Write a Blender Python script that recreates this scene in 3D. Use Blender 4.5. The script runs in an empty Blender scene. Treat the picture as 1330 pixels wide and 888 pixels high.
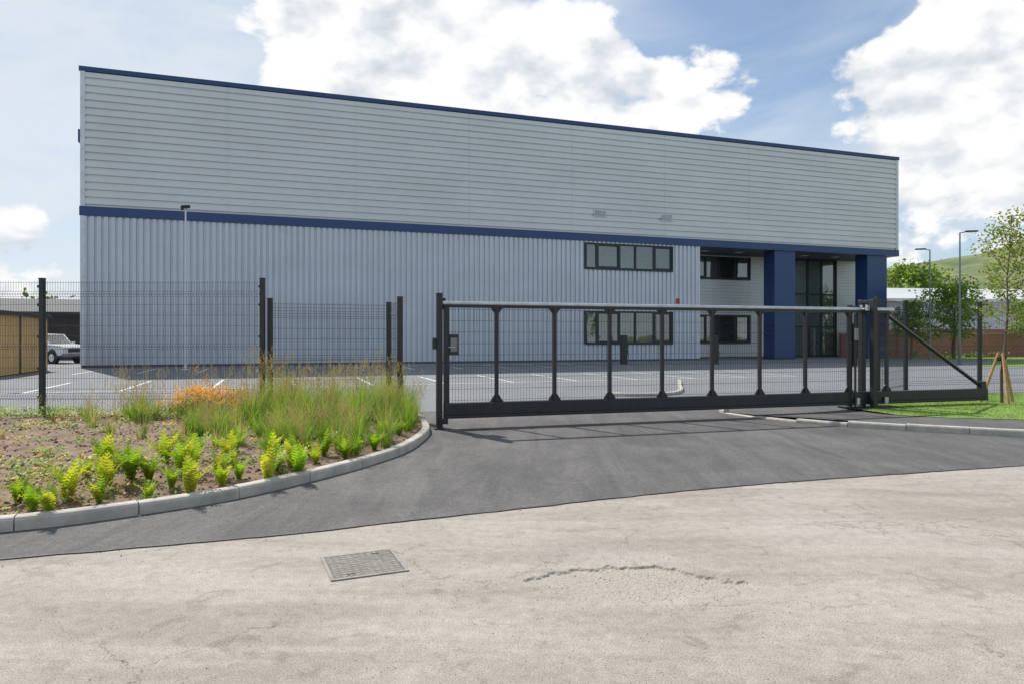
import bpy, math, random
from mathutils import Vector, noise as mnoise
R = random.Random(7)
scene = bpy.context.scene
rad = math.radians

# ------------------------------------------------------------------ materials
def new_mat(name):
    m = bpy.data.materials.new(name); m.use_nodes = True
    nt = m.node_tree; b = nt.nodes['Principled BSDF']
    return m, nt, b
def N(nt, t, **kw):
    n = nt.nodes.new(t)
    for k, v in kw.items():
        if k in n.inputs: n.inputs[k].default_value = v
        else: setattr(n, k, v)
    return n
def ramp(nt, fac, stops):
    r = nt.nodes.new('ShaderNodeValToRGB')
    e = r.color_ramp.elements
    while len(e) < len(stops): e.new(0.5)
    for i, (p, c) in enumerate(stops):
        e[i].position = p; e[i].color = (c[0], c[1], c[2], 1)
    nt.links.new(fac, r.inputs['Fac']); return r.outputs['Color']
def noise_tex(nt, scale, detail=4, rough=0.55, vec=None, dist=0.0):
    n = N(nt, 'ShaderNodeTexNoise', Scale=scale, Detail=detail, Roughness=rough, Distortion=dist)
    if vec is not None: nt.links.new(vec, n.inputs['Vector'])
    return n.outputs['Fac']
def objco(nt):
    return nt.nodes.new('ShaderNodeTexCoord').outputs['Object']
def mixc(nt, fac, a, b, mode='MIX'):
    m = nt.nodes.new('ShaderNodeMix'); m.data_type = 'RGBA'; m.blend_type = mode
    for sock, v in ((m.inputs[0], fac), (m.inputs[6], a), (m.inputs[7], b)):
        if isinstance(v, (int, float)): sock.default_value = v
        elif isinstance(v, tuple): sock.default_value = (v[0], v[1], v[2], 1)
        else: nt.links.new(v, sock)
    return m.outputs[2]
def bump(nt, b, h, strength=0.3, dist=0.01):
    n = N(nt, 'ShaderNodeBump', Strength=strength, Distance=dist)
    nt.links.new(h, n.inputs['Height']); nt.links.new(n.outputs[0], b.inputs['Normal'])
def simple(name, col, rough=0.5, metal=0.0, var=0.12, scale=3.0, bmp=0.0, bscale=60):
    m, nt, b = new_mat(name)
    co = objco(nt)
    f = noise_tex(nt, scale, 5, 0.6, co)
    lo = tuple(c*(1-var) for c in col); hi = tuple(min(1, c*(1+var)) for c in col)
    c = ramp(nt, f, [(0.3, lo), (0.7, hi)])
    nt.links.new(c, b.inputs['Base Color'])
    b.inputs['Roughness'].default_value = rough; b.inputs['Metallic'].default_value = metal
    if bmp > 0: bump(nt, b, noise_tex(nt, bscale, 4, 0.6, co), bmp, 0.01)
    return m
def leafmat(name, col, trans=0.45, var=0.35, scale=3.0):
    m, nt, b = new_mat(name)
    co = objco(nt)
    c = ramp(nt, noise_tex(nt, scale, 4, 0.6, co), [(0.3, tuple(x*(1-var) for x in col)), (0.7, tuple(x*(1+var) for x in col))])
    nt.links.new(c, b.inputs['Base Color']); b.inputs['Roughness'].default_value = 0.55
    t = nt.nodes.new('ShaderNodeBsdfTranslucent')
    nt.links.new(mixc(nt, 1.0, c, (1.25, 1.3, 0.55), 'MULTIPLY'), t.inputs['Color'])
    mx = nt.nodes.new('ShaderNodeMixShader'); mx.inputs[0].default_value = trans
    nt.links.new(b.outputs[0], mx.inputs[1]); nt.links.new(t.outputs[0], mx.inputs[2])
    nt.links.new(mx.outputs[0], nt.nodes['Material Output'].inputs['Surface'])
    return m

def cladding(name, col, rough=0.42, streak=True):
    m, nt, b = new_mat(name)
    co = objco(nt)
    mp = N(nt, 'ShaderNodeMapping'); mp.inputs['Scale'].default_value = (0.12, 0.5, 0.35)
    nt.links.new(co, mp.inputs['Vector'])
    f = noise_tex(nt, 1.6, 6, 0.6, mp.outputs[0])
    c = ramp(nt, f, [(0.3, tuple(x*0.93 for x in col)), (0.7, tuple(x*1.04 for x in col))])
    if streak:
        mp2 = N(nt, 'ShaderNodeMapping'); mp2.inputs['Scale'].default_value = (2.2, 2, 0.2)
        nt.links.new(co, mp2.inputs['Vector'])
        s = ramp(nt, noise_tex(nt, 1.0, 3, 0.6, mp2.outputs[0]), [(0.3, (0.945,)*3), (0.65, (1, 1, 1))])
        c = mixc(nt, 1.0, c, s, 'MULTIPLY')
    nt.links.new(c, b.inputs['Base Color'])
    b.inputs['Roughness'].default_value = rough
    b.inputs['Metallic'].default_value = 0.25
    return m

M = {}
M['clad_up'] = cladding('cladding_silver_upper', (0.665, 0.68, 0.69), 0.42, False)
M['clad_low'] = cladding('cladding_silver_lower', (0.60, 0.64, 0.70))
M['trim'] = simple('pale_trim', (0.68, 0.71, 0.75), 0.4)
M['blue'] = simple('navy_coated_steel', (0.020, 0.060, 0.175), 0.38, 0, 0.08)
M['soffit'] = simple('soffit_panel', (0.10, 0.12, 0.16), 0.6)
M['plinth'] = simple('plinth_concrete', (0.13, 0.13, 0.14), 0.8)
M['frame'] = simple('anthracite_frame', (0.02, 0.026, 0.032), 0.4)
M['roof'] = simple('roof_membrane', (0.3, 0.31, 0.32), 0.8)
M['inwall'] = simple('interior_wall', (0.82, 0.85, 0.83), 0.8)
M['infloor'] = simple('interior_floor', (0.35, 0.35, 0.35), 0.5)
M['blackpaint'] = simple('black_powdercoat', (0.026, 0.027, 0.030), 0.42, 0, 0.2, 8)
M['wire'] = simple('black_wire', (0.03, 0.031, 0.034), 0.45)
M['galv'] = simple('galvanised_steel', (0.62, 0.63, 0.64), 0.3, 0.85, 0.15, 6)
M['white'] = simple('white_paint', (0.78, 0.78, 0.76), 0.5, 0, 0.06)
M['line'] = simple('road_paint', (0.72, 0.72, 0.70), 0.7, 0, 0.2, 12)
M['yline'] = simple('yellow_road_paint', (0.62, 0.45, 0.08), 0.7, 0, 0.2, 12)
M['greyplate'] = simple('grey_plate', (0.25, 0.25, 0.25), 0.5)
M['red'] = simple('red_plastic', (0.5, 0.03, 0.02), 0.4)
M['rubber'] = simple('tyre_rubber', (0.02, 0.02, 0.02), 0.8)
M['carwhite'] = simple('white_car_paint', (0.75, 0.76, 0.77), 0.2, 0, 0.03)
M['bark'] = simple('bark', (0.13, 0.10, 0.075), 0.9, 0, 0.35, 12, 0.4, 40)
M['stake'] = simple('stake_timber', (0.50, 0.29, 0.14), 0.75, 0, 0.25, 9)
M['steelpole'] = simple('grey_pole', (0.2, 0.22, 0.22), 0.5, 0.3)
M['shedroof'] = simple('dark_felt_roof', (0.06, 0.065, 0.07), 0.8)
M['darkbarn'] = simple('dark_brown_cladding', (0.045, 0.036, 0.034), 0.7)
M['stone'] = simple('loose_stone', (0.34, 0.30, 0.26), 0.9, 0, 0.4, 30)

# glass
m, nt, b = new_mat('window_glass')
nt.nodes.remove(b)
fr = N(nt, 'ShaderNodeFresnel', IOR=2.5)
gl = N(nt, 'ShaderNodeBsdfGlossy', Roughness=0.02); gl.inputs['Color'].default_value = (0.92, 0.98, 0.96, 1)
tr = N(nt, 'ShaderNodeBsdfTransparent'); tr.inputs['Color'].default_value = (0.76, 0.85, 0.82, 1)
mx = N(nt, 'ShaderNodeMixShader')
nt.links.new(fr.outputs[0], mx.inputs[0]); nt.links.new(tr.outputs[0], mx.inputs[1]); nt.links.new(gl.outputs[0], mx.inputs[2])
co = objco(nt); bp = N(nt, 'ShaderNodeBump', Strength=0.05, Distance=0.05)
nt.links.new(noise_tex(nt, 0.8, 1, 0.4, co), bp.inputs['Height']); nt.links.new(bp.outputs[0], gl.inputs['Normal'])
nt.links.new(mx.outputs[0], nt.nodes['Material Output'].inputs['Surface'])
M['glass'] = m

# timber cladding
m, nt, b = new_mat('timber_boards')
co = objco(nt)
mp = N(nt, 'ShaderNodeMapping'); mp.inputs['Scale'].default_value = (9, 9, 0.6); nt.links.new(co, mp.inputs['Vector'])
c = ramp(nt, noise_tex(nt, 1.0, 4, 0.6, mp.outputs[0]), [(0.3, (0.66, 0.40, 0.15)), (0.7, (0.88, 0.58, 0.27))])
nt.links.new(c, b.inputs['Base Color']); b.inputs['Roughness'].default_value = 0.8
M['timber'] = m

# brick
m, nt, b = new_mat('red_brick')
co = objco(nt)
mp = N(nt, 'ShaderNodeMapping'); mp.inputs['Rotation'].default_value = (rad(90), 0, 0); nt.links.new(co, mp.inputs['Vector'])
br = N(nt, 'ShaderNodeTexBrick', Scale=1.0); br.inputs['Brick Width'].default_value = 0.225; br.inputs['Row Height'].default_value = 0.075; br.inputs['Mortar Size'].default_value = 0.008
br.inputs['Color1'].default_value = (0.52, 0.20, 0.13, 1); br.inputs['Color2'].default_value = (0.42, 0.145, 0.095, 1); br.inputs['Mortar'].default_value = (0.38, 0.3, 0.26, 1)
nt.links.new(mp.outputs[0], br.inputs['Vector']); nt.links.new(br.outputs['Color'], b.inputs['Base Color']); b.inputs['Roughness'].default_value = 0.9
M['brick'] = m

# old light road
m, nt, b = new_mat('weathered_road')
co = objco(nt)
big = noise_tex(nt, 0.55, 6, 0.6, co, 0.4)
c = ramp(nt, big, [(0.28, (0.35, 0.308, 0.266)), (0.5, (0.42, 0.374, 0.327)), (0.75, (0.48, 0.435, 0.387))])
mp = N(nt, 'ShaderNodeMapping'); mp.inputs['Rotation'].default_value = (0, 0, rad(-17)); mp.inputs['Scale'].default_value = (0.35, 2.0, 1)
nt.links.new(co, mp.inputs['Vector'])
c = mixc(nt, 1.0, c, ramp(nt, noise_tex(nt, 1.0, 6, 0.65, mp.outputs[0], 0.8), [(0.36, (0.83, 0.82, 0.815)), (0.55, (1.02, 1.02, 1.02))]), 'MULTIPLY')
c = mixc(nt, 1.0, c, ramp(nt, noise_tex(nt, 2.6, 5, 0.7, co, 1.2), [(0.34, (0.80, 0.79, 0.78)), (0.42, (1, 1, 1))]), 'MULTIPLY')
mid = noise_tex(nt, 11, 6, 0.75, co)
c = mixc(nt, 1.0, c, ramp(nt, mid, [(0.3, (0.79, 0.785, 0.78)), (0.65, (1.09, 1.09, 1.09))]), 'MULTIPLY')
fine = noise_tex(nt, 110, 3, 0.7, co)
c = mixc(nt, 1.0, c, ramp(nt, fine, [(0.33, (0.5, 0.49, 0.48)), (0.5, (1, 1, 1)), (0.7, (1.25, 1.25, 1.25))]), 'MULTIPLY')
for sc, th, lo, hi in ((20.0, 0.13, 0.48, 0.58), (46.0, 0.2, 0.42, 0.60)):
    vo = N(nt, 'ShaderNodeTexVoronoi', Scale=sc); nt.links.new(co, vo.inputs['Vector'])
    spots = ramp(nt, vo.outputs['Distance'], [(th*0.5, (0.32, 0.29, 0.27)), (th, (1, 1, 1))])
    gate_ = ramp(nt, noise_tex(nt, 1.7 if sc < 30 else 2.7, 4, 0.6, co), [(lo, (0, 0, 0)), (hi, (1, 1, 1))])
    c = mixc(nt, gate_, c, mixc(nt, 1.0, c, spots, 'MULTIPLY'))
nv = N(nt, 'ShaderNodeTexNoise', Scale=2.2, Detail=6, Roughness=0.7); nt.links.new(co, nv.inputs['Vector'])
va = nt.nodes.new('ShaderNodeVectorMath'); va.operation = 'MULTIPLY_ADD'; nt.links.new(nv.outputs['Color'], va.inputs[0]); va.inputs[1].default_value = (0.7, 0.7, 0.7); nt.links.new(co, va.inputs[2])
vc = N(nt, 'ShaderNodeTexVoronoi', Scale=0.62); vc.feature = 'DISTANCE_TO_EDGE'; nt.links.new(va.outputs[0], vc.inputs['Vector'])
crk = ramp(nt, vc.outputs['Distance'], [(0.0015, (0.38, 0.36, 0.34)), (0.005, (1, 1, 1))])
gk = ramp(nt, noise_tex(nt, 0.8, 2, 0.5, co), [(0.47, (0, 0, 0)), (0.54, (0.8, 0.8, 0.8))])
c = mixc(nt, gk, c, mixc(nt, 1.0, c, crk, 'MULTIPLY'))
geo = nt.nodes.new('ShaderNodeNewGeometry'); sx = nt.nodes.new('ShaderNodeSeparateXYZ'); nt.links.new(geo.outputs['Position'], sx.inputs[0])
mr = N(nt, 'ShaderNodeMapRange'); mr.inputs[1].default_value = -0.004; mr.inputs[2].default_value = -0.012; mr.inputs[3].default_value = 0; mr.inputs[4].default_value = 0.7
nt.links.new(sx.outputs['Z'], mr.inputs[0])
vs = N(nt, 'ShaderNodeTexVoronoi', Scale=95.0); nt.links.new(co, vs.inputs['Vector'])
stones = ramp(nt, vs.outputs['Distance'], [(0.2, (0.50, 0.445, 0.385)), (0.7, (0.34, 0.295, 0.25))])
c = mixc(nt, mr.outputs[0], c, stones)
nt.links.new(c, b.inputs['Base Color']); b.inputs['Roughness'].default_value = 0.9
hh = nt.nodes.new('ShaderNodeMath'); hh.operation = 'ADD'; nt.links.new(fine, hh.inputs[0]); nt.links.new(mid, hh.inputs[1])
bump(nt, b, hh.outputs[0], 0.45, 0.014)
M['road'] = m

def asphalt(name, lo, hi, speck=0.9, wear=True):
    m, nt, b = new_mat(name)
    co = objco(nt)
    c = ramp(nt, noise_tex(nt, 0.7, 7, 0.62, co, 0.8), [(0.3, lo), (0.72, hi)])
    if wear:
        mp = N(nt, 'ShaderNodeMapping'); mp.inputs['Rotation'].default_value = (0, 0, rad(-30)); mp.inputs['Scale'].default_value = (2.2, 0.35, 1)
        nt.links.new(co, mp.inputs['Vector'])
        c = mixc(nt, 1.0, c, ramp(nt, noise_tex(nt, 0.9, 5, 0.65, mp.outputs[0], 1.5), [(0.38, (0.84, 0.84, 0.84)), (0.62, (1.18, 1.17, 1.15))]), 'MULTIPLY')
    fine = noise_tex(nt, 130, 2, 0.7, co)
    c = mixc(nt, 1.0, c, ramp(nt, fine, [(0.35, (0.40,)*3), (0.52, (1, 1, 1)), (0.68, (1.0+speck,)*3)]), 'MULTIPLY')
    md = noise_tex(nt, 14, 5, 0.75, co)
    c = mixc(nt, 1.0, c, ramp(nt, md, [(0.35, (0.80,)*3), (0.65, (1.15,)*3)]), 'MULTIPLY')
    nt.links.new(c, b.inputs['Base Color']); b.inputs['Roughness'].default_value = 0.85
    bump(nt, b, fine, 0.5, 0.012)
    return m
M['asphalt'] = asphalt('new_asphalt', (0.084, 0.080, 0.079), (0.142, 0.136, 0.131))
M['carpark'] = asphalt('car_park_asphalt', (0.19, 0.198, 0.212), (0.245, 0.253, 0.266), 0.4, False)
M['seam'] = simple('bitumen_seam', (0.06, 0.057, 0.055), 0.6, 0, 0.4, 20)
M['kerbc'] = simple('kerb_concrete', (0.47, 0.435, 0.38), 0.85, 0, 0.24, 5, 0.3, 90)
M['soil'] = simple('soil', (0.21, 0.14, 0.095), 0.95, 0, 0.4, 7, 0.9, 30)
M['chipA'] = simple('bark_chip_dark', (0.11, 0.065, 0.04), 0.9, 0, 0.4, 9)
M['chipB'] = simple('bark_chip_light', (0.34, 0.23, 0.15), 0.9, 0, 0.4, 9)
M['iron'] = simple('manhole_infill', (0.27, 0.25, 0.225), 0.7, 0, 0.3, 14, 0.5, 60)
M['irondark'] = simple('manhole_joints', (0.17, 0.155, 0.135), 0.8, 0.0, 0.3, 18)
M['lawn'] = simple('lawn_ground', (0.15, 0.24, 0.04), 0.95, 0, 0.35, 5)
M['ground'] = simple('rough_ground', (0.13, 0.16, 0.06), 0.95, 0, 0.35, 0.3)
M['fernA'] = leafmat('fern_leaf', (0.28, 0.43, 0.035), 0.45)
M['fernB'] = leafmat('fern_leaf_yellow', (0.50, 0.50, 0.06), 0.45)
M['grassA'] = leafmat('grass_green', (0.16, 0.28, 0.045), 0.45)
M['grassB'] = leafmat('grass_pale', (0.32, 0.39, 0.10), 0.45)
M['grassC'] = leafmat('grass_tawny', (0.46, 0.34, 0.18), 0.35)
M['orange'] = leafmat('orange_flower', (0.90, 0.42, 0.10), 0.45, 0.2)
M['leafA'] = leafmat('tree_leaf_light', (0.23, 0.33, 0.05), 0.45, 0.3, 1.0)
M['leafB'] = leafmat('tree_leaf_dark', (0.10, 0.17, 0.035), 0.35, 0.3, 1.0)
M['leafC'] = leafmat('sapling_leaf', (0.20, 0.28, 0.04), 0.45, 0.3, 3.0)
M['leafD'] = leafmat('sapling_leaf_bronze', (0.28, 0.24, 0.06), 0.4, 0.3, 3.0)

# hill
m, nt, b = new_mat('hill_grassland')
co = objco(nt)
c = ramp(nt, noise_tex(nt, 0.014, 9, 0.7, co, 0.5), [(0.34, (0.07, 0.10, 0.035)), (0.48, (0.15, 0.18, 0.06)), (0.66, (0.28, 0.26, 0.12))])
c = mixc(nt, 0.10, c, (0.35, 0.42, 0.50))  # blue distance haze painted into the hill's base colour
nt.links.new(c, b.inputs['Base Color']); b.inputs['Roughness'].default_value = 1
b.inputs['Specular IOR Level'].default_value = 0.0
M['hill'] = m

# ------------------------------------------------------------------ mesh builder
class MB:
    def __init__(s): s.v = []; s.f = []; s.m = []; s.mats = []
    def mi(s, key):
        if key not in s.mats: s.mats.append(key)
        return s.mats.index(key)
    def quad(s, a, b, c, d, k):
        i = len(s.v); s.v += [a, b, c, d]; s.f.append((i, i+1, i+2, i+3)); s.m.append(s.mi(k))
    def tri(s, a, b, c, k):
        i = len(s.v); s.v += [a, b, c]; s.f.append((i, i+1, i+2)); s.m.append(s.mi(k))
    def box(s, x0, x1, y0, y1, z0, z1, k):
        i = len(s.v)
        s.v += [(x0,y0,z0),(x1,y0,z0),(x1,y1,z0),(x0,y1,z0),(x0,y0,z1),(x1,y0,z1),(x1,y1,z1),(x0,y1,z1)]
        for f in ((0,3,2,1),(4,5,6,7),(0,1,5,4),(1,2,6,5),(2,3,7,6),(3,0,4,7)):
            s.f.append(tuple(i+j for j in f)); s.m.append(s.mi(k))
    def cyl(s, p0, p1, r0, r1, k, n=8, cap=True):
        p0 = Vector(p0); p1 = Vector(p1); d = (p1-p0)
        if d.length < 1e-6: return
        d.normalize(); a = d.orthogonal().normalized(); b_ = d.cross(a)
        i = len(s.v)
        for p, r in ((p0, r0), (p1, r1)):
            for j in range(n):
                t = 2*math.pi*j/n + math.pi/4
                s.v.append(tuple(p + a*math.cos(t)*r + b_*math.sin(t)*r))
        for j in range(n):
            s.f.append((i+j, i+(j+1)%n, i+n+(j+1)%n, i+n+j)); s.m.append(s.mi(k))
        if cap:
            s.f.append(tuple(i+j for j in reversed(range(n)))); s.m.append(s.mi(k))
            s.f.append(tuple(i+n+j for j in range(n))); s.m.append(s.mi(k))
    def poly(s, pts, z, k):
        i = len(s.v); s.v += [(p[0], p[1], z) for p in pts]
        s.f.append(tuple(range(i, i+len(pts)))); s.m.append(s.mi(k))
    def prism(s, pts, axis0, axis1, conv, k):
        n = len(pts); i = len(s.v)
        for w in (axis0, axis1):
            for p in pts: s.v.append(conv(p[0], p[1], w))
        for j in range(n):
            s.f.append((i+j, i+(j+1)%n, i+n+(j+1)%n, i+n+j)); s.m.append(s.mi(k))
        s.f.append(tuple(i+j for j in reversed(range(n)))); s.m.append(s.mi(k))
        s.f.append(tuple(i+n+j for j in range(n))); s.m.append(s.mi(k))
    def build(s, name, parent=None, smooth=False, bevel=0, loc=(0,0,0), rot=0):
        me = bpy.data.meshes.new(name); me.from_pydata(s.v, [], s.f)
        for k in s.mats: me.materials.append(M[k])
        me.polygons.foreach_set('material_index', s.m)
        if smooth: me.polygons.foreach_set('use_smooth', [True]*len(me.polygons))
        me.update()
        o = bpy.data.objects.new(name, me); scene.collection.objects.link(o)
        o.location = loc; o.rotation_euler = (0, 0, rot)
        if parent: o.parent = parent
        if bevel:
            bv = o.modifiers.new('bevel', 'BEVEL'); bv.width = bevel; bv.segments = 2; bv.limit_method = 'ANGLE'
        return o
def empty(name, loc=(0,0,0), rot=0):
    o = bpy.data.objects.new(name, None); scene.collection.objects.link(o)
    o.location = loc; o.rotation_euler = (0, 0, rot); return o

def smooth_line(pts, step=0.12):
    out = []
    n = len(pts)
    for i in range(n-1):
        p0 = Vector(pts[max(i-1,0)]); p1 = Vector(pts[i]); p2 = Vector(pts[i+1]); p3 = Vector(pts[min(i+2,n-1)])
        k = max(1, int((p2-p1).length/step))
        for j in range(k):
            t = j/k
            out.append(0.5*((2*p1)+(p2-p0)*t+(2*p0-5*p1+4*p2-p3)*t*t+(3*p1-p0-3*p2+p3)*t**3))
    out.append(Vector(pts[-1])); return out

# ------------------------------------------------------------------ ground
g = MB(); g.poly([(-1500,-600),(1500,-600),(1500,2600),(-1500,2600)], -0.08, 'ground'); g.build('ground')

def hole_depth(x, y):
    cx, cy = 0.78, 4.38
    dx = (x-cx)/0.72; dy = (y-cy)/0.42
    r = math.sqrt(dx*dx+dy*dy)
    e = mnoise.noise(Vector((x*3.1, y*3.1, 3.0)))*0.42 + mnoise.noise(Vector((x*11, y*11, 8.0)))*0.14 + mnoise.noise(Vector((x*34, y*34, 1.0)))*0.05
    s = (1.0 - r + e)
    if s <= 0: return 0
    wid = 0.06 if y > cy else 0.6
    t = min(1, s/wid); t = t*t*(3-2*t)
    return t*(0.016 + 0.0045*mnoise.noise(Vector((x*50, y*50, 0))))
def lin(a, b, n): return [a+(b-a)*i/n for i in range(n+1)]
xs = lin(-80,-6,20)[:-1]+lin(-6,-0.2,20)[:-1]+lin(-0.2,1.9,200)[:-1]+lin(1.9,8,20)[:-1]+lin(8,80,20)
ys = lin(-14,3.6,20)[:-1]+lin(3.6,5.1,160)[:-1]+lin(5.1,20,12)
r_ = MB(); W = len(xs)
for y in ys:
    for x in xs:
        z = 0
        if -0.25 < x < 1.95 and 3.55 < y < 5.15: z = -hole_depth(x, y)
        r_.v.append((x, y, z))
for j in range(len(ys)-1):
    for i in range(W-1):
        a = j*W+i; r_.f.append((a, a+1, a+W+1, a+W)); r_.m.append(0)
r_.mats = ['road']; r_.build('road')

seam = [(-40,-6.3),(-14,1.7),(-8,3.55),(-3.69,4.93),(-2.745,5.24),(-1.676,5.61),(-1.095,5.89),(0,6.36),(1.04,6.82),(2.84,7.51),(6.41,8.55),(9.9,9.4),(40,16.6)]
sl = smooth_line(seam, 0.08)
def jag(p): return 0.018*mnoise.noise(Vector((p.x*4, 0, 0)))+0.012*mnoise.noise(Vector((p.x*17, 2, 0)))
a_ = MB(); a_.poly([(p.x, p.y+jag(p)) for p in sl]+[(40,24),(-40,24)], 0.006, 'asphalt'); a_.build('asphalt_apron')
s_ = MB()
for i in range(len(sl)-1):
    p, q = sl[i], sl[i+1]
    d = (q-p).normalized(); n = Vector((-d.y, d.x))
    w1 = max(0.001, 0.008+0.012*mnoise.noise(Vector((p.x*2, 5, 0)))); w2 = max(0.001, 0.008+0.012*mnoise.noise(Vector((q.x*2, 5, 0))))
    a1 = p.y+jag(p); a2 = q.y+jag(q)
    s_.quad((p.x-n.x*w1,a1-n.y*w1,0.009),(q.x-n.x*w2,a2-n.y*w2,0.009),(q.x+n.x*w2,a2+n.y*w2,0.009),(p.x+n.x*w1,a1+n.y*w1,0.009),'seam')
s_.build('asphalt_joint')
c_ = MB(); c_.poly([(-70,12.9),(-16,13.2),(-5,13.5),(-2.3,14.6),(8,17.0),(20,20.4),(34,24),(52,30),(60,60),(60,110),(-70,110)], 0.011, 'carpark'); c_.build('car_park')

gv = MB()
for q in range(1500):
    if q < 420: x = R.gauss(0.8, 0.6); y = R.gauss(4.35, 0.4)
    elif q < 900:
        p = R.choice(sl); x = p.x+R.gauss(0, .1); y = p.y-abs(R.gauss(0, 0.12))
        if abs(x) > 9: continue
    else: x = R.uniform(-5, 6); y = R.uniform(2.6, 7.5)
    s = R.uniform(0.002, 0.0065); z = 0.0
    if -0.25 < x < 1.95 and 3.55 < y < 5.15: z = -hole_depth(x, y)
    a = R.uniform(0, 6.28); pts = [(x+math.cos(a+k*1.57)*s*R.uniform(.7,1.2), y+math.sin(a+k*1.57)*s*R.uniform(.7,1.2), z) for k in range(4)]
    for k in range(4): gv.tri(pts[k], pts[(k+1) % 4], (x, y, z+s*1.1+0.006*(z == 0 and q < 900 and q >= 420)), 'stone')
gv.build('loose_gravel')

# ------------------------------------------------------------------ kerbs
def kerb(mb, pts, side=1, h=0.12, w=0.125, stone=0.915, taper=0):
    ln = smooth_line(pts, 0.1)
    cum = [0]
    for i in range(1, len(ln)): cum.append(cum[-1]+(ln[i]-ln[i-1]).length)
    L = cum[-1]
    def at(s):
        s = max(0, min(L, s))
        lo = 0
        for i in range(1, len(cum)):
            if cum[i] >= s: lo = i-1; break
        t = (s-cum[lo])/max(1e-6, cum[lo+1]-cum[lo])
        p = ln[lo].lerp(ln[lo+1], t); d = (ln[lo+1]-ln[lo]).normalized()
        return p, Vector((-d.y, d.x))*side
    s = 0
    while s < L-0.05:
        e = min(L, s+stone); k = 6
        jz = R.uniform(-0.004, 0.004); jo = R.uniform(-0.004, 0.004)
        rings = []
        for j in range(k+1):
            p, n = at(s+0.005+(e-s-0.010)*j/k)
            hh = h
            if taper: hh = 0.025+(h-0.025)*min(1, max(0, (s-taper[0])/(taper[1]-taper[0])))
            prof = [(0, -0.05), (0, max(0.012, hh-0.03)), (0.012, hh-0.008), (0.03, hh), (w-0.006, hh), (w, hh-0.006), (w, -0.05)]
            i0 = len(mb.v)
            for (o, z) in prof: mb.v.append((p.x+n.x*(o+jo), p.y+n.y*(o+jo), z+jz))
            rings.append(i0)
        m_ = mb.mi('kerbc'); c = len(prof)
        for j in range(k):
            for q in range(c-1):
                mb.f.append((rings[j]+q, rings[j]+q+1, rings[j+1]+q+1, rings[j+1]+q)); mb.m.append(m_)
        mb.f.append(tuple(rings[0]+q for q in range(c))); mb.m.append(m_)
        mb.f.append(tuple(rings[-1]+q for q in range(c))); mb.m.append(m_)
        s = e
bedline = [(-18,1.0),(-9,3.95),(-6,4.92),(-4.205,5.61),(-3.51,6.04),(-2.77,6.73),(-2.255,7.55),(-1.78,8.55),(-1.46,9.59),(-1.36,10.83),(-1.41,11.7),(-1.70,13.1),(-2.1,14.2),(-2.6,14.55),(-3.6,14.3),(-5,13.75),(-9,13.5),(-18,13.4)]
kb = MB(); kerb(kb, bedline, 1); kb.build('kerb')
isl = [(4.49,14.5),(4.75,13.9),(5.08,13.3),(5.5,12.75),(6.0,12.3),(7.0,11.65),(8.25,11.0),(9.24,10.6),(14,9.2),(30,5.5)]
kb = MB(); kerb(kb, isl, 1, taper=(0.3, 3.0)); 
isl_back = [(30,22.2),(20,20.2),(12,18.7),(8,17.1),(5.4,15.8),(4.6,15.1),(4.49,14.5)]
kerb(kb, isl_back, 1, h=0.1); kb.build('kerb')
ib = MB(); il = smooth_line(isl, 0.3)+smooth_line(isl_back, 0.4)[:-1]
def inset(poly, d):
    out = []; n = len(poly)
    for i in range(n):
        a = poly[i-1]; b2 = poly[(i+1) % n]; t = (b2-a).normalized()
        out.append(poly[i]+Vector((-t.y, t.x))*d)
    return out
ii = inset(il, 0.11)
pz = [(p.x, p.y, 0.108 if p.x > 5.6 else 0.02+0.088*max(0, min(1, (p.x-4.5)/1.1))) for p in ii]
cpt = (9.0, 13.6, 0.108)
for i in range(len(pz)): ib.tri(cpt, pz[i], pz[(i+1) % len(pz)], 'asphalt')
ib.build('footway')
lawn = [(7.25,14.3),(7.5,13.2),(8.2,12.75),(9.4,12.45),(14,11.3),(24,9.2),(24,20.4),(14,18.6),(10.5,17.5),(8.6,16.6)]
lm = MB(); lm.poly(lawn, 0.116, 'lawn'); 

# ------------------------------------------------------------------ planting bed
bp = [Vector(p) for p in [(q.x, q.y) for q in smooth_line(bedline, 0.35)]]
def inside(x, y, poly):
    c = False; n = len(poly); j = n-1
    for i in range(n):
        xi, yi = poly[i][0], poly[i][1]; xj, yj = poly[j][0], poly[j][1]
        if (yi > y) != (yj > y) and x < (xj-xi)*(y-yi)/(yj-yi)+xi: c = not c
        j = i
    return c
def bdist(x, y):
    d = 1e9
    for i in range(len(bp)-1):
        ax, ay = bp[i]; bx, by = bp[i+1]
        ux, uy = bx-ax, by-ay; L2 = ux*ux+uy*uy
        t = max(0, min(1, ((x-ax)*ux+(y-ay)*uy)/L2)) if L2 else 0
        e = (ax+ux*t-x)**2+(ay+uy*t-y)**2
        if e < d: d = e
    return math.sqrt(d)
def soil_z(x, y, d=None):
    if d is None: d = bdist(x, y)
    t = max(0, min(1, (d-0.1)/1.2)); t = t*t*(3-2*t)
    return 0.085+0.09*t+t*0.05*mnoise.noise(Vector((x*0.9, y*0.9, 0)))+min(1, d*3)*(0.022*mnoise.noise(Vector((x*5, y*5, 1)))+0.018*mnoise.noise(Vector((x*14, y*14, 2))))
bd = MB(); step = 0.06; nx = int(14.2/step); ny = int(12/step)
idx = {}
for j in range(ny):
    for i in range(nx):
        x = -15+i*step; y = 2.6+j*step
        if inside(x, y, bp):
            d = bdist(x, y)
            if d > 0.03:
                idx[(i, j)] = len(bd.v); bd.v.append((x, y, soil_z(x, y, d)))
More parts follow.
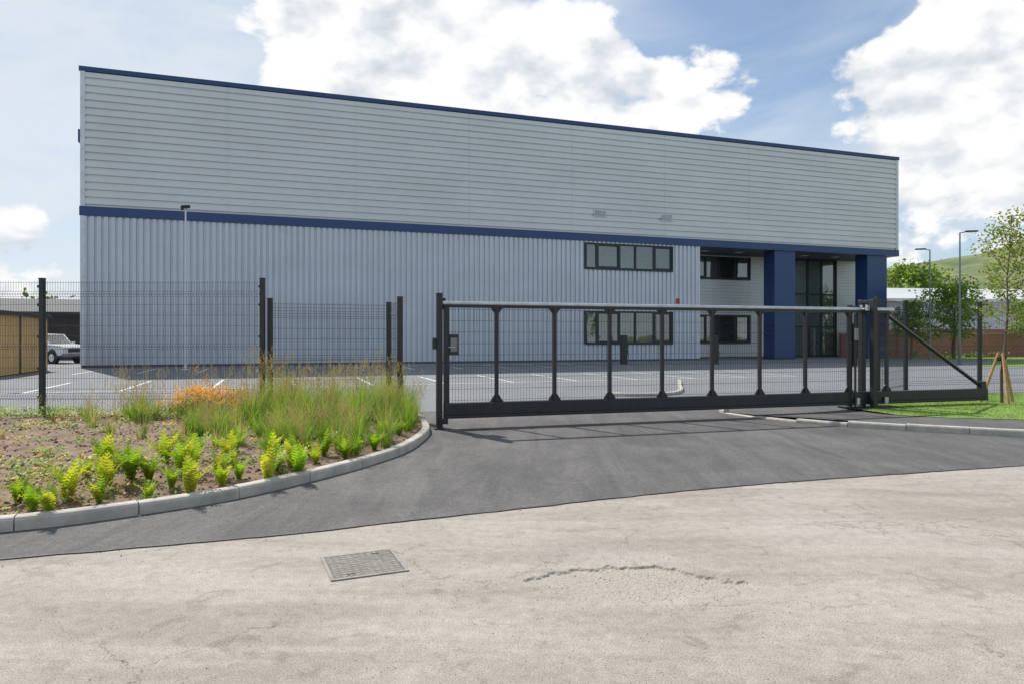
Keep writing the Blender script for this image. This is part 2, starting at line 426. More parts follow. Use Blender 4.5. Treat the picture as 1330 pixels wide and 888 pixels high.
for (i, j), a in idx.items():
    if (i+1, j) in idx and (i+1, j+1) in idx and (i, j+1) in idx:
        bd.f.append((a, idx[(i+1, j)], idx[(i+1, j+1)], idx[(i, j+1)])); bd.m.append(0)
bd.mats = ['soil']; bd.build('soil_bed', smooth=True)

ch = MB()
for _ in range(8000):
    x = R.uniform(-11, -1.4); y = R.uniform(4.2, 14.3)
    if not inside(x, y, bp): continue
    d = bdist(x, y)
    if d < 0.16: continue
    z = soil_z(x, y, d); s = R.uniform(0.007, 0.028)*(1.6 if R.random() < 0.05 else 1); a = R.uniform(0, 6.28)
    ux, uy = math.cos(a)*s, math.sin(a)*s; vx, vy = -math.sin(a)*s*0.5, math.cos(a)*s*0.5
    k = 'chipA' if R.random() < 0.55 else 'chipB'
    t = R.uniform(0, 0.02)
    p = [(x-ux-vx,y-uy-vy,z),(x+ux-vx,y+uy-vy,z+t),(x+ux+vx,y+uy+vy,z+t),(x-ux+vx,y-uy+vy,z)]
    top = (x, y, z+s*0.6+0.004)
    for q in range(4): ch.tri(p[q], p[(q+1) % 4], top, k)
ch.build('bark_mulch')

# ------------------------------------------------------------------ plants
def blade(mb, x, y, z, h, lean, ang, w, k, seg=4, droop=0.5):
    pts = []
    for s in range(seg+1):
        t = s/seg
        r = lean*(t**1.7); zz = h*(t - droop*lean*0.5*t*t/ max(h, .05))
        pts.append((x+math.cos(ang)*r, y+math.sin(ang)*r, z+max(zz, 0)))
    wa = ang+math.pi/2+R.uniform(-0.7, 0.7)
    for s in range(seg):
        w0 = w*(1-(s/seg)**1.5)*0.5; w1 = w*(1-((s+1)/seg)**1.5)*0.5
        a, b2 = pts[s], pts[s+1]
        cx, cy = math.cos(wa), math.sin(wa)
        mb.quad((a[0]-cx*w0,a[1]-cy*w0,a[2]),(a[0]+cx*w0,a[1]+cy*w0,a[2]),(b2[0]+cx*w1,b2[1]+cy*w1,b2[2]),(b2[0]-cx*w1,b2[1]-cy*w1,b2[2]),k)
    return pts[-1]
gr = MB()
def seed_stems(x, y, z, h, n, lo=1.05, hi=1.5):
    for _ in range(n):
        a = R.uniform(0, 6.28); hh = h*R.uniform(lo, hi)
        p = blade(gr, x+R.gauss(0, .03), y+R.gauss(0, .03), z, hh, hh*R.uniform(0.08, 0.45), a, 0.0055, 'grassC')
        for q in range(9):
            zz = p[2]-q*0.018; j = 0.012+0.0035*q
            b2 = (p[0]+R.uniform(-j, j), p[1]+R.uniform(-j, j), zz)
            gr.tri((b2[0]-0.006,b2[1],b2[2]),(b2[0]+0.006,b2[1],b2[2]),(b2[0],b2[1]+0.004,b2[2]+0.025),'grassC')
def grass_clump(x, y, h, n, pal, seed=0.35, spread=0.45):
    z = soil_z(x, y)-0.01
    for _ in range(n):
        a = R.uniform(0, 6.28); rr = R.random()*0.09
        hh = h*R.uniform(0.45, 1.12)
        blade(gr, x+math.cos(a)*rr, y+math.sin(a)*rr, z, hh, hh*R.uniform(0.1, spread*1.7), a+R.uniform(-.5, .5), R.uniform(0.006, 0.012), R.choice(pal))
    seed_stems(x, y, z, h, int(n*seed*0.3))
cl = 0
G_ = [['grassA','grassA','grassB'],['grassA','grassB'],['fernA','grassA','grassB'],['grassB','grassB','fernA'],['grassB','grassA','grassC'],['grassA','grassA','fernA']]
while cl < 195:
    x = R.uniform(-7.2, -1.55); y = R.uniform(8.4, 14.1)
    if not inside(x, y, bp) or bdist(x, y) < 0.26: continue
    lim = 8.6 + max(0, (-x-2.9))*0.75
    if y < lim: continue
    if mnoise.noise(Vector((x*1.1, y*1.1, 7))) < -0.25: continue
    if x < -5.0 and (R.random() < 0.55 or y > 12.2 and -6.4 < x): continue
    hs = 0.74 if (x > -4.5 and y > 10.2) else 0.48
    grass_clump(x, y, R.uniform(0.55, 1.25)*hs, R.randint(45, 110), R.choice(G_), 0.5 if R.random() < 0.5 else 0.0, R.uniform(0.3, 0.6))
    cl += 1
for x, y in [(-7.4,11.9),(-6.7,10.9),(-6.0,10.2),(-5.2,9.6),(-4.5,9.3),(-3.9,9.0),(-7.9,12.6),(-7.0,12.4),(-6.9,12.9),(-8.6,12.8),(-2.0,13.9),(-1.9,13.2),(-1.75,12.4),(-1.7,11.6)]:
    grass_clump(x, y, R.uniform(0.28, 0.45), 55, ['grassB','grassC','grassA'], 0.5)
for _ in range(60):
    x = R.uniform(-7.6, -2.2); y = R.uniform(12.0, 13.7)
    if inside(x, y, bp): seed_stems(x, y, soil_z(x, y), 0.72, R.randint(2, 6), 0.8, 1.45)
gr.build('ornamental_grass')

fe = MB()
def fern(x, y, size, yellow):
    z = soil_z(x, y)-0.01
    for f in range(R.randint(13, 20)):
        a = R.uniform(0, 6.28); L = size*R.uniform(0.65, 1.12); lean = L*R.uniform(0.15, 0.7)
        k = 'fernB' if R.random() < yellow else 'fernA'
        prev = None; nseg = 11
        for s in range(nseg+1):
            t = s/nseg
            p = Vector((x+math.cos(a)*lean*t**1.5, y+math.sin(a)*lean*t**1.5, z+L*(t-0.28*t*t*lean/L*1.6)))
            if prev is not None:
                wd = size*0.15*math.sin(math.pi*min(1, (t*0.86+0.13)))**0.8
                d = (p-prev); side = Vector((-math.sin(a), math.cos(a), 0))
                up = d*1.2
                for sg in (-1, 1):
                    tip = prev+side*sg*wd+up*0.8+Vector((0, 0, R.uniform(-0.01, 0.012)))
                    fe.quad(tuple(prev), tuple(prev+d*0.75), tuple(tip+d*0.15), tuple(tip-d*0.25), k)
            prev = p
ferns = [(-3.98,5.98),(-4.05,6.4),(-3.85,6.55),(-3.9,6.85),(-3.7,6.9),(-3.6,7.25),(-3.39,7.35),(-3.12,7.25),(-2.88,7.35),(-2.72,7.72),(-2.52,7.95),(-2.38,8.15),(-2.12,8.5),
         (-4.5,6.25),(-4.75,5.75),(-4.3,7.0),(-3.9,7.7),(-3.3,8.1),(-2.95,8.3),(-3.55,8.5),(-2.6,8.75),(-2.25,9.1),(-1.85,9.3),(-3.05,8.9),(-2.1,8.0),(-4.5,7.4),(-2.6,7.4),(-3.2,7.7),
         (-3.15,6.75),(-3.5,6.5),(-4.3,5.95),(-2.85,8.0),(-3.6,7.9),(-4.1,7.3),(-2.35,8.75),(-1.95,8.9),(-1.8,10.0),(-1.75,10.6),(-5.1,5.9),(-5.5,5.6),(-3.0,7.05),(-3.4,6.85),(-3.75,6.25),(-2.45,7.6)]
for i, (x, y) in enumerate(ferns):
    if inside(x, y, bp) and bdist(x, y) > 0.16:
        fern(x+R.uniform(-.09,.09), y+R.uniform(-.09,.09), R.uniform(0.24, 0.44), R.choice([0.15, 0.4, 0.7]))
fe.build('fern_plants')

gc = MB()
def sprig(mb, x, y, z, r, n, pal, hgt, ls=1.0):
    for _ in range(n):
        a = R.uniform(0, 6.28); rr = r*math.sqrt(R.random()); px = x+math.cos(a)*rr; py = y+math.sin(a)*rr; pzz = z+R.random()*hgt
        s = R.uniform(0.012, 0.032)*ls; b1 = R.uniform(0, 6.28); e = R.uniform(-0.6, 0.9)
        u = Vector((math.cos(b1), math.sin(b1), e)).normalized()*s; w = Vector((-math.sin(b1), math.cos(b1), R.uniform(-.3,.3)))*s*0.5
        p = Vector((px, py, pzz))
        mb.quad(tuple(p-u), tuple(p+w), tuple(p+u), tuple(p-w), R.choice(pal))
for _ in range(360):
    x = R.uniform(-10.5, -1.8); y = R.uniform(4.8, 14)
    if not inside(x, y, bp) or bdist(x, y) < 0.2: continue
    sprig(gc, x, y, soil_z(x, y), R.uniform(0.05, 0.2), R.randint(14, 60), R.choice([['fernA','grassA'],['grassA','orange'],['fernA','fernB'],['grassC','orange','fernB'],['grassB','fernA']]), R.uniform(0.04, 0.14))
for _ in range(200):
    x = R.uniform(-7.5, -3.7); y = R.uniform(4.7, 8.0)
    if inside(x, y, bp) and bdist(x, y) > 0.17:
        sprig(gc, x, y, soil_z(x, y), R.uniform(0.05, 0.16), 40, R.choice([['fernA','fernB','grassA'],['grassA','grassB'],['fernB','orange','grassA']]), 0.11)
for _ in range(130):
    x = R.uniform(-11.5, -5); y = R.uniform(11.9, 13.3)
    sprig(gc, x, y, soil_z(x, y), R.uniform(0.08, 0.22), 60, ['grassA','fernA','fernB'], 0.2)
gc.build('ground_cover_plants')
of = MB()
for _ in range(60):
    x = R.uniform(-6.25, -4.85); y = R.uniform(11.9, 13.3); zb = soil_z(x, y)
    hh = R.uniform(0.28, 0.54)-abs(x+5.5)*0.12
    sprig(of, x, y, zb, 0.16, 60, ['grassA','fernA','grassB'], hh*0.8, 1.1)
    for _ in range(12):
        fx = x+R.gauss(0, .1); fy = y+R.gauss(0, .1); fh = hh*R.uniform(0.8, 1.25)
        blade(of, fx, fy, zb, fh, 0.05, R.uniform(0, 6.28), 0.006, 'grassA', 2)
        sprig(of, fx, fy, zb+fh*0.82, 0.035, 12, ['orange','orange','orange','fernB'], fh*0.2, 0.9)
of.build('orange_flowering_plants')

for _ in range(16000):
    x = R.uniform(7, 16); y = R.uniform(11, 18.8)
    if inside(x, y, lawn):
        a = R.uniform(0, 6.28); h = R.uniform(0.02, 0.055)
        cx, cy = math.cos(a)*0.006, math.sin(a)*0.006
        lm.tri((x-cx,y-cy,0.114),(x+cx,y+cy,0.114),(x+R.uniform(-.02,.02),y+R.uniform(-.02,.02),0.116+h), 'grassA' if R.random() < .5 else 'fernA')
lm.build('lawn')

# ------------------------------------------------------------------ industrial building
ANG = math.atan2(0.3230, 0.9462)
bld = empty('industrial_building', (-23.0, 36.4, 0), ANG)
LEN = 57.0; H = 16.05; DEP = 32.0
def corr_v(mb, x0, x1, y, z0, z1, k, pitch=0.3333, d=0.085, phase=0.0):
    prof = [(0, 0), (0.28, 0), (0.35, -1), (0.93, -1), (1.0, 0)]
    xsn = []; i = math.floor((x0-phase)/pitch)-1
    while True:
        b0 = phase+i*pitch
        if b0 > x1: break
        for (t, o) in prof[:-1]:
            xsn.append((b0+t*pitch, o*d))
        i += 1
    def off(xx):
        t = ((xx-phase)/pitch) % 1.0
        for a in range(4):
            if prof[a][0] <= t <= prof[a+1][0]:
                u = (t-prof[a][0])/(prof[a+1][0]-prof[a][0]); return (prof[a][1]+(prof[a+1][1]-prof[a][1])*u)*d
        return 0
    pts = [(x0, off(x0))]+[p for p in xsn if x0+1e-4 < p[0] < x1-1e-4]+[(x1, off(x1))]
    for a, c in zip(pts, pts[1:]):
        mb.quad((a[0], y+a[1], z0), (c[0], y+c[1], z0), (c[0], y+c[1], z1), (a[0], y+a[1], z1), k)
def corr_h(mb, x0, x1, y, z0, z1, k, pitch=0.398, d=0.09):
    prof = [(0, 0), (0.24, 0), (0.29, -1), (0.94, -1), (1.0, 0)]
    zs = []; i = 0
    while z0+i*pitch < z1:
        for t, o in prof[:-1]:
            zz = z0+(i+t)*pitch
            if zz < z1-1e-4: zs.append((zz, o*d))
        i += 1
    zs.append((z1, 0))
    for a, c in zip(zs, zs[1:]):
        mb.quad((x0, y+a[1], a[0]), (x1, y+a[1], a[0]), (x1, y+c[1], c[0]), (x0, y+c[1], c[0]), k)
w1 = (29.5, 36.17); fend = 38.44; REC = 4.0
WZ = [(1.2, 3.4), (6.25, 8.0)]
w = MB()
corr_v(w, 0.2, w1[0], 0, 0.14, 8.1, 'clad_low')
corr_v(w, w1[1], fend-0.12, 0, 0.14, 8.1, 'clad_low')
for z0, z1 in ((0.14, 1.2), (3.4, 6.25), (8.0, 8.1)): corr_v(w, w1[0], w1[1], 0, z0, z1, 'clad_low')
w.build('lower_cladding', bld)
w = MB()
nb = 8; bw = (LEN-0.4)/nb
for i in range(nb): corr_h(w, 0.2+i*bw, 0.2+(i+1)*bw-0.012, 0, 8.62, 15.78, 'clad_up')
w.build('upper_cladding', bld)
w = MB()
w.box(0.15, LEN-0.15, 0.06, DEP, 8.35, 15.75, 'roof')
w.box(0.15, 0.35, 0.06, DEP, 0.0, 8.3, 'clad_low')
w.box(-0.02, 0.06, 0.3, DEP-0.3, 0.1, 15.78, 'clad_low')
w.box(LEN-0.06, LEN+0.02, 0.3, DEP-0.3, 8.6, 15.78, 'clad_low')
w.box(LEN-0.06, LEN+0.01, REC+0.1, DEP-0.3, 0.1, 8.1, 'clad_low')
w.box(0.2, LEN-0.2, DEP-0.2, DEP, 0.1, 8.3, 'clad_low')
w.box(fend-0.25, fend-0.05, 0.05, REC+0.3, 0.0, 8.1, 'clad_low')
w.build('shell', bld)
w = MB()
w.box(0.0, 0.22, -0.115, 0.30, 0.14, 8.1, 'trim'); w.box(0.0, 0.22, -0.115, 0.30, 8.6, 15.8, 'trim')
w.box(LEN-0.22, LEN, -0.115, 0.30, 8.6, 15.8, 'trim')
w.box(fend-0.12, fend, -0.105, 0.12, 0.14, 8.1, 'trim')
for i in range(1, nb): w.box(0.2+i*bw-0.02, 0.2+i*bw+0.008, -0.002, 0.02, 8.62, 15.78, 'clad_up')
w.build('corner_trims', bld)
w = MB()
w.box(-0.06, LEN+0.06, -0.15, 0.35, 15.8, 16.05, 'blue')
w.box(-0.06, 0.3, 0.35, DEP, 15.8, 16.05, 'blue'); w.box(LEN-0.3, LEN+0.06, 0.35, DEP, 15.8, 16.05, 'blue')
w.box(-0.04, LEN+0.04, -0.14, 0.30, 8.1, 8.6, 'blue')
w.box(LEN-0.3, LEN+0.04, 0.30, REC+0.2, 8.1, 8.6, 'blue')
w.box(-0.1, -0.02, 0.9, 1.2, 0.2, 15.4, 'blue')
w.box(-0.30, -0.02, 0.7, 1.1, 12.2, 12.9, 'blue')
w.build('blue_trim', bld, bevel=0.01)
w = MB(); w.box(0.3, LEN-0.3, 0.36, DEP, 15.76, 15.8, 'roof'); w.build('roof', bld)
w = MB(); w.box(0.02, fend-0.02, -0.02, 0.12, 0, 0.14, 'plinth'); w.box(fend, LEN-0.02, REC-0.02, REC+0.12, 0, 0.12, 'plinth'); w.build('plinth', bld)
w = MB(); w.box(fend-0.05, LEN-0.3, 0.30, REC+0.1, 8.12, 8.34, 'soffit')
for i in range(6):
    xx = fend+1.6+i*3.1; w.box(xx, xx+0.5, 1.8, 2.3, 8.10, 8.119, 'white')
w.build('soffit', bld)
w = MB(); rw = (39.2, 45.85); gx = (50.2, 54.6)
for x0, x1, z0, z1 in ((fend-0.05, rw[0], .12, 8.12), (rw[1], gx[0], .12, 8.12), (gx[1], LEN-0.06, .12, 8.12),
                       (rw[0], rw[1], .12, 1.2), (rw[0], rw[1], 3.4, 6.25), (rw[0], rw[1], 8.0, 8.12)):
    corr_h(w, x0, x1, REC, z0, z1, 'clad_up', 0.25, 0.06)
w.build('recessed_cladding', bld)
w = MB()
for x0, x1 in ((45.0, 46.9), (53.9, 55.9)):
    w.box(x0, x1, 0.0, 1.2, 0.0, 8.1, 'blue')
    w.box(x0-0.02, x1+0.02, -0.02, 1.22, 0.0, 0.12, 'frame')
    for z in (2.1, 4.1, 6.1): w.box(x0-0.004, x1+0.004, -0.004, 1.204, z, z+0.012, 'frame')
w.build('columns', bld, bevel=0.003)
def window(mb, gb, x0, x1, y, z0, z1, splits, fw=0.11, trans=None):
    mb.box(x0, x1, y-0.05, y+0.10, z0, z0+fw, 'frame'); mb.box(x0, x1, y-0.05, y+0.10, z1-fw, z1, 'frame')
    mb.box(x0-0.06, x1+0.06, y-0.14, y-0.05, z0-0.06, z0+0.02, 'frame')
    mb.box(x0-0.08, x0, y-0.11, y+0.10, z0+0.02, z1, 'frame'); mb.box(x1, x1+0.08, y-0.11, y+0.10, z0+0.02, z1, 'frame')
    mb.box(x0, x0+fw, y-0.05, y+0.10, z0+fw, z1-fw, 'frame'); mb.box(x1-fw, x1, y-0.05, y+0.10, z0+fw, z1-fw, 'frame')
    for s in splits:
        xx = x0+(x1-x0)*s; mb.box(xx-fw*0.6, xx+fw*0.6, y-0.045, y+0.09, z0+fw, z1-fw, 'frame')
    if trans:
        for t in trans: mb.box(x0+fw, x1-fw, y-0.04, y+0.085, t-fw*0.5, t+fw*0.5, 'frame')
    ed = [0]+list(splits)+[1]
    for a, c in zip(ed, ed[1:]):
        xa = x0+(x1-x0)*a+0.02; xb = x0+(x1-x0)*c-0.02; j1 = R.uniform(-.012, .012); j2 = R.uniform(-.006, .006)
        gb.quad((xa, y+0.03+j2, z0+fw*.5), (xb, y+0.03+j1, z0+fw*.5), (xb, y+0.03+j1+j2, z1-fw*.5), (xa, y+0.03, z1-fw*.5), 'glass')
fm = MB(); gm = MB()
SP = [0.13, 0.385, 0.57, 0.79]
for z0, z1 in WZ:
    window(fm, gm, w1[0], w1[1], 0.0, z0, z1, SP)
    window(fm, gm, rw[0], rw[1], REC, z0, z1, SP)
    for (xx0, xx1, yy) in ((w1[0], w1[1], 0.0), (rw[0], rw[1], REC)):
        for a, c in ((0.13, 0.385), (0.79, 1.0)):
            xa = xx0+(xx1-xx0)*a+0.06; xb = xx0+(xx1-xx0)*c-0.06
            fm.box(xa, xa+0.07, yy-0.03, yy+0.02, z0+.11, z1-.11, 'frame'); fm.box(xb-0.07, xb, yy-0.03, yy+0.02, z0+.11, z1-.11, 'frame')
            fm.box(xa+.07, xb-.07, yy-0.03, yy+0.02, z0+.11, z0+.19, 'frame'); fm.box(xa+.07, xb-.07, yy-0.03, yy+0.02, z1-.19, z1-.11, 'frame')
window(fm, gm, gx[0], gx[1], REC, 0.02, 8.1, [0.34, 0.67], 0.13, [2.5, 5.2])
fm.box(gx[0]+1.55, gx[0]+1.68, REC-0.07, REC-0.04, 0.1, 2.4, 'frame'); fm.box(gx[0]+2.12, gx[0]+2.2, REC-0.09, REC-0.04, 0.1, 2.4, 'galv')
fm.build('window_frames', bld); gm.build('window_glass', bld)
w = MB()
def room(x0, x1, y0, y1, z0, z1):
    w.quad((x0,y1,z0),(x1,y1,z0),(x1,y1,z1),(x0,y1,z1),'inwall')
    w.quad((x0,y0,z0),(x0,y1,z0),(x0,y1,z1),(x0,y0,z1),'inwall'); w.quad((x1,y0,z0),(x1,y1,z0),(x1,y1,z1),(x1,y0,z1),'inwall')
    w.quad((x0,y0,z0),(x1,y0,z0),(x1,y1,z0),(x0,y1,z0),'infloor'); w.quad((x0,y0,z1),(x1,y0,z1),(x1,y1,z1),(x0,y1,z1),'white')
room(w1[0]-0.2, w1[1]+0.2, 0.11, 4, 0.05, 3.9); room(w1[0]-0.2, w1[1]+0.2, 0.11, 4, 5.0, 8.3)
room(rw[0]-0.3, rw[1]+0.4, REC+0.13, REC+4, 0.05, 3.9); room(rw[0]-0.3, rw[1]+0.4, REC+0.13, REC+4, 5.0, 8.3)
room(gx[0]-0.1, gx[1]+0.1, REC+0.13, REC+1.3, 0.05, 8.3)
w.build('interior_rooms', bld)
w = MB()
def vent(x, z):
    w.box(x, x+0.9, -0.165, -0.091, z, z+0.46, 'trim')
    w.box(x+0.06, x+0.84, -0.17, -0.165, z+0.05, z+0.41, 'greyplate')
    for i in range(5): w.box(x+0.08, x+0.82, -0.185, -0.172, z+0.07+i*0.065, z+0.10+i*0.065, 'trim')
vent(30.1, 9.75); vent(35.3, 9.75)
w.box(36.5, 36.75, -0.16, -0.09, 4.0, 4.35, 'red')
w.box(fend+9.2, fend+9.75, REC-0.11, REC-0.065, 2.35, 2.85, 'blue')
w.box(fend+9.28, fend+9.67, REC-0.115, REC-0.111, 2.55, 2.63, 'white')
w.build('wall_fittings', bld)

pk = MB()
def bar(x, y0, y1, wd=0.1, k='line', z=0.0165): pk.quad((x-wd/2,y0,z),(x+wd/2,y0,z),(x+wd/2,y1,z),(x-wd/2,y1,z),k)
for i in range(13): bar(1.5+i*2.5, -7.6, -2.8)
pk.quad((1.45,-2.78,0.0165),(31.55,-2.78,0.0165),(31.55,-2.68,0.0165),(1.45,-2.68,0.0165),'line')
for i in range(16): bar(-7+i*2.5, -18.6, -13.8)
pk.quad((-7.05,-18.7,0.0165),(30.55,-18.7,0.0165),(30.55,-18.6,0.0165),(-7.05,-18.6,0.0165),'line')
for i in range(9): bar(36+i*2.5, -12, -7.2)
for i in range(6): bar(36.5+i*3.2, -4.4, -2.0, 0.1, 'yline')
pk.quad((36,-4.5,0.0165),(53,-4.5,0.0165),(53,-4.4,0.0165),(36,-4.4,0.0165),'yline')
pk.build('parking_bay_markings', loc=(-23.0, 36.4, 0), rot=ANG)

kb = MB(); kerb(kb, [(2.6,19.0),(3.3,18.6),(4.3,18.9),(5.0,20.0),(5.6,22.5),(6.2,25)], 1, h=0.1); kb.build('kerb')

# ------------------------------------------------------------------ mesh fences
def mesh_panel(mb, p0, p1, z0, z1, dx=0.05, fold=(0.12, 0.5, 0.9), r=0.0031, inset_=0.05):
    p0 = Vector(p0); p1 = Vector(p1); d = (p1-p0); L = d.length; d.normalize(); n = Vector((d.y, -d.x))
    H_ = z1-z0
    folds = [z0+H_*f for f in fold]
    prof = [(z0, 0)]
    for f in folds: prof += [(f-0.05, 0), (f, 0.035), (f+0.05, 0)]
    prof += [(z1, 0)]
    k = int((L-2*inset_)/dx)
    for i in range(k+1):
        b0 = p0+d*(inset_+i*(L-2*inset_)/k)
        for a, c in zip(prof, prof[1:]):
            mb.cyl((b0.x+n.x*a[1], b0.y+n.y*a[1], a[0]), (b0.x+n.x*c[1], b0.y+n.y*c[1], c[0]), r, r, 'wire', 4, False)
    z = z0+0.03; hz = []
    while z < z1-0.05: hz.append((z, 0)); z += 0.2
    for f in folds: hz += [(f, 0.035), (f-0.05, 0), (f+0.05, 0)]
    hz.append((z1-0.03, 0))
    for z, o in hz:
        a = p0+n*(o+0.005)+d*inset_; c = p1+n*(o+0.005)-d*inset_
        mb.cyl((a.x, a.y, z), (c.x, c.y, z), r, r, 'wire', 4, False)
def post(mb, p, z0, z1, s=0.04, k='blackpaint'):
    mb.box(p[0]-s, p[0]+s, p[1]-s, p[1]+s, z0, z1, k)
    mb.box(p[0]-s-0.004, p[0]+s+0.004, p[1]-s-0.004, p[1]+s+0.004, z1, z1+0.02, k)
fc = MB()
FP = [(-17.46,13.15),(-13.23,13.1),(-9.0,13.08),(-4.77,13.05)]
for a, c in zip(FP, FP[1:]): mesh_panel(fc, a, c, 0.2, 2.68)
for p in FP:
    post(fc, p, -0.02, 2.72, 0.042)
    for zc in (0.45, 1.0, 1.6, 2.2, 2.55): fc.box(p[0]-0.055, p[0]+0.055, p[1]-0.06, p[1]-0.043, zc, zc+0.05, 'blackpaint')
fc.build('mesh_fence')
fc = MB()
mesh_panel(fc, (-4.66, 13.15), (-2.5, 13.85), 0.15, 2.28)
post(fc, (-4.66, 13.15), 0, 2.34, 0.04); post(fc, (-2.5, 13.85), 0, 2.3, 0.045)
mesh_panel(fc, (-2.5, 13.85), (-2.18, 13.3), 0.15, 2.3, 0.05)
post(fc, (-2.18, 13.3), 0, 2.38, 0.05)
fc.build('mesh_fence')
fc = MB()
FR = [(8.35,15.6),(10.15,17.6),(12.55,18.32),(14.95,19.04),(17.35,19.76),(19.75,20.5),(22.2,21.2),(24.6,21.9)]
for a, c in zip(FR, FR[1:]): mesh_panel(fc, a, c, 0.15, 2.5, 0.06)
for p in FR: post(fc, p, 0.0, 2.54, 0.04)
fc.build('mesh_fence')

# ------------------------------------------------------------------ sliding gate
GANG = math.atan2(0.287, 0.958)
gate = empty('sliding_gate', (-1.2, 12.0, 0), GANG)
gm = MB()
gm.box(0.0, 12.55, -0.07, 0.07, 0.24, 0.46, 'blackpaint')
gm.box(0.0, 12.55, -0.085, 0.085, 0.19, 0.243, 'blackpaint')
gm.build('bottom_beam', gate, bevel=0.015)
gm = MB()
gm.box(0.0, 0.09, -0.04, 0.04, 0.46, 2.16, 'blackpaint')
st = [0.963+1.108*i for i in range(8)]
for s in st+[9.72]:
    gm.box(s-0.032, s+0.032, -0.032, 0.032, 0.46, 2.15, 'blackpaint')
    for sg in (-1, 1):
        for (za, zb) in ((0.46, 0.60), (2.15, 2.03)):
            pts = [(s+sg*0.032, za), (s+sg*0.13, za), (s+sg*0.032, zb)]
            if (sg > 0) != (zb > za): pts = pts[::-1]
            gm.prism(pts, -0.012, 0.012, lambda u, v, w_: (u, w_, v), 'blackpaint')
gm.build('uprights', gate, bevel=0.004)
gm = MB()
gm.box(0.0, 9.78, -0.04, 0.04, 2.13, 2.17, 'blackpaint')
gm.cyl((-0.02, 0, 2.205), (9.9, 0, 2.205), 0.038, 0.038, 'galv', 14)
gm.build('top_rail', gate, smooth=False)
gm = MB(); r = 0.0028
k = int(9.6/0.055)
for i in range(k):
    x = 0.1+i*0.055; gm.cyl((x, 0.0, 0.46), (x, 0.0, 2.14), r, r, 'wire', 4, False)
for z in lin(0.5, 2.1, 8): gm.cyl((0.08, -0.006, z), (9.7, -0.006, z), r, r, 'wire', 4, False)
gm.build('mesh_infill', gate)
gm = MB()
a = Vector((9.75, 0, 2.08)); c = Vector((12.42, 0, 0.5))
gm.cyl(a, c, 0.045, 0.045, 'blackpaint', 4)
gm.box(12.36, 12.5, -0.06, 0.06, 0.46, 0.62, 'blackpaint')
gm.build('tail_brace', gate)
gm = MB()
gm.box(0.09, 0.25, -0.06, 0.06, 1.30, 1.66, 'blackpaint'); gm.box(0.11, 0.23, -0.068, -0.06, 1.36, 1.60, 'greyplate')
gm.cyl((0.17, -0.068, 1.44), (0.17, -0.12, 1.44), 0.012, 0.012, 'galv')
gm.cyl((0.17, -0.11, 1.44), (0.06, -0.11, 1.44), 0.01, 0.01, 'galv')
gm.build('lock', gate, bevel=0.005)
gm = MB()
gm.box(-0.13, -0.03, -0.06, 0.06, 0.0, 2.36, 'blackpaint'); gm.box(-0.135, -0.025, -0.065, 0.065, 2.36, 2.38, 'blackpaint')
gm.box(-0.17, 0.0, -0.10, 0.10, 0.006, 0.03, 'blackpaint')
gm.box(-0.20, -0.13, -0.03, 0.03, 1.40, 1.60, 'blackpaint')
gm.box(-0.10, 0.06, -0.10, -0.06, 0.10, 0.2, 'blackpaint'); gm.box(-0.06, 0.05, 0.06, 0.1, 2.1, 2.3, 'blackpaint')
gm.build('catch_post', gate, bevel=0.006)
gm = MB()
for s, y, wd, zt in ((9.22, -0.16, 0.055, 2.42), (9.22, 0.16, 0.055, 2.42), (8.90, 0.17, 0.04, 2.3), (9.55, 0.17, 0.035, 2.3), (8.76, -0.14, 0.018, 2.1)):
    gm.box(s-wd, s+wd, y-wd, y+wd, 0.1, zt, 'blackpaint')
gm.box(9.16, 9.28, -0.22, 0.22, 2.34, 2.40, 'blackpaint')
gm.box(8.88, 9.57, 0.14, 0.19, 2.22, 2.28, 'blackpaint')
for s in (9.12, 9.32): 
    for y in (-0.075, 0.075): gm.cyl((s, y, 2.17), (s, y, 2.3), 0.032, 0.032, 'galv', 10)
gm.box(8.7, 9.9, -0.30, 0.30, 0.108, 0.14, 'blackpaint')
gm.box(8.96, 9.06, 0.12, 0.16, 1.0, 1.9, 'blackpaint'); gm.box(8.72, 8.80, -0.19, -0.158, 1.55, 1.8, 'greyplate')
for s in (8.85, 9.6): gm.cyl((s, -0.11, 0.2), (s, -0.11, 0.34), 0.05, 0.05, 'galv', 10)
gm.build('portal_frame', gate, bevel=0.005)

# ------------------------------------------------------------------ manhole
mh = empty('manhole_cover', (-1.05, 4.83, 0), rad(23))
w = MB()
S = 0.235
w.box(-S, S, -S, S, 0.001, 0.0072, 'irondark')
for i in range(10):
    for j in range(10):
        x = -S+0.003+i*0.0468; y = -S+0.003+j*0.0468
        # raised chequer: lozenges turned alternately
        cx_, cy_ = x+0.0205, y+0.0205; a = 0.78 if (i+j) % 2 else -0.78; L_ = 0.021; T_ = 0.012
        ux, uy = math.cos(a)*L_, math.sin(a)*L_; vx, vy = -math.sin(a)*T_, math.cos(a)*T_
        zt = 0.0085+R.uniform(0, 0.0012)
        if R.random() < 0.05: continue
        q_ = [(cx_-ux,cy_-uy),(cx_+vx,cy_+vy),(cx_+ux,cy_+uy),(cx_-vx,cy_-vy)][::-1]
        w.quad(*[(p[0], p[1], zt) for p in q_], 'iron')
        for e1 in range(4):
            p, q2 = q_[e1], q_[(e1+1) % 4]
            w.quad((p[0],p[1],0.007),(q2[0],q2[1],0.007),(q2[0],q2[1],zt),(p[0],p[1],zt),'iron')
for a, c, e_, f in ((-S-0.028, -S-0.004, -S-0.028, S+0.028), (S+0.004, S+0.028, -S-0.028, S+0.028)): w.box(a, c, e_, f, 0.001, 0.009, 'iron')
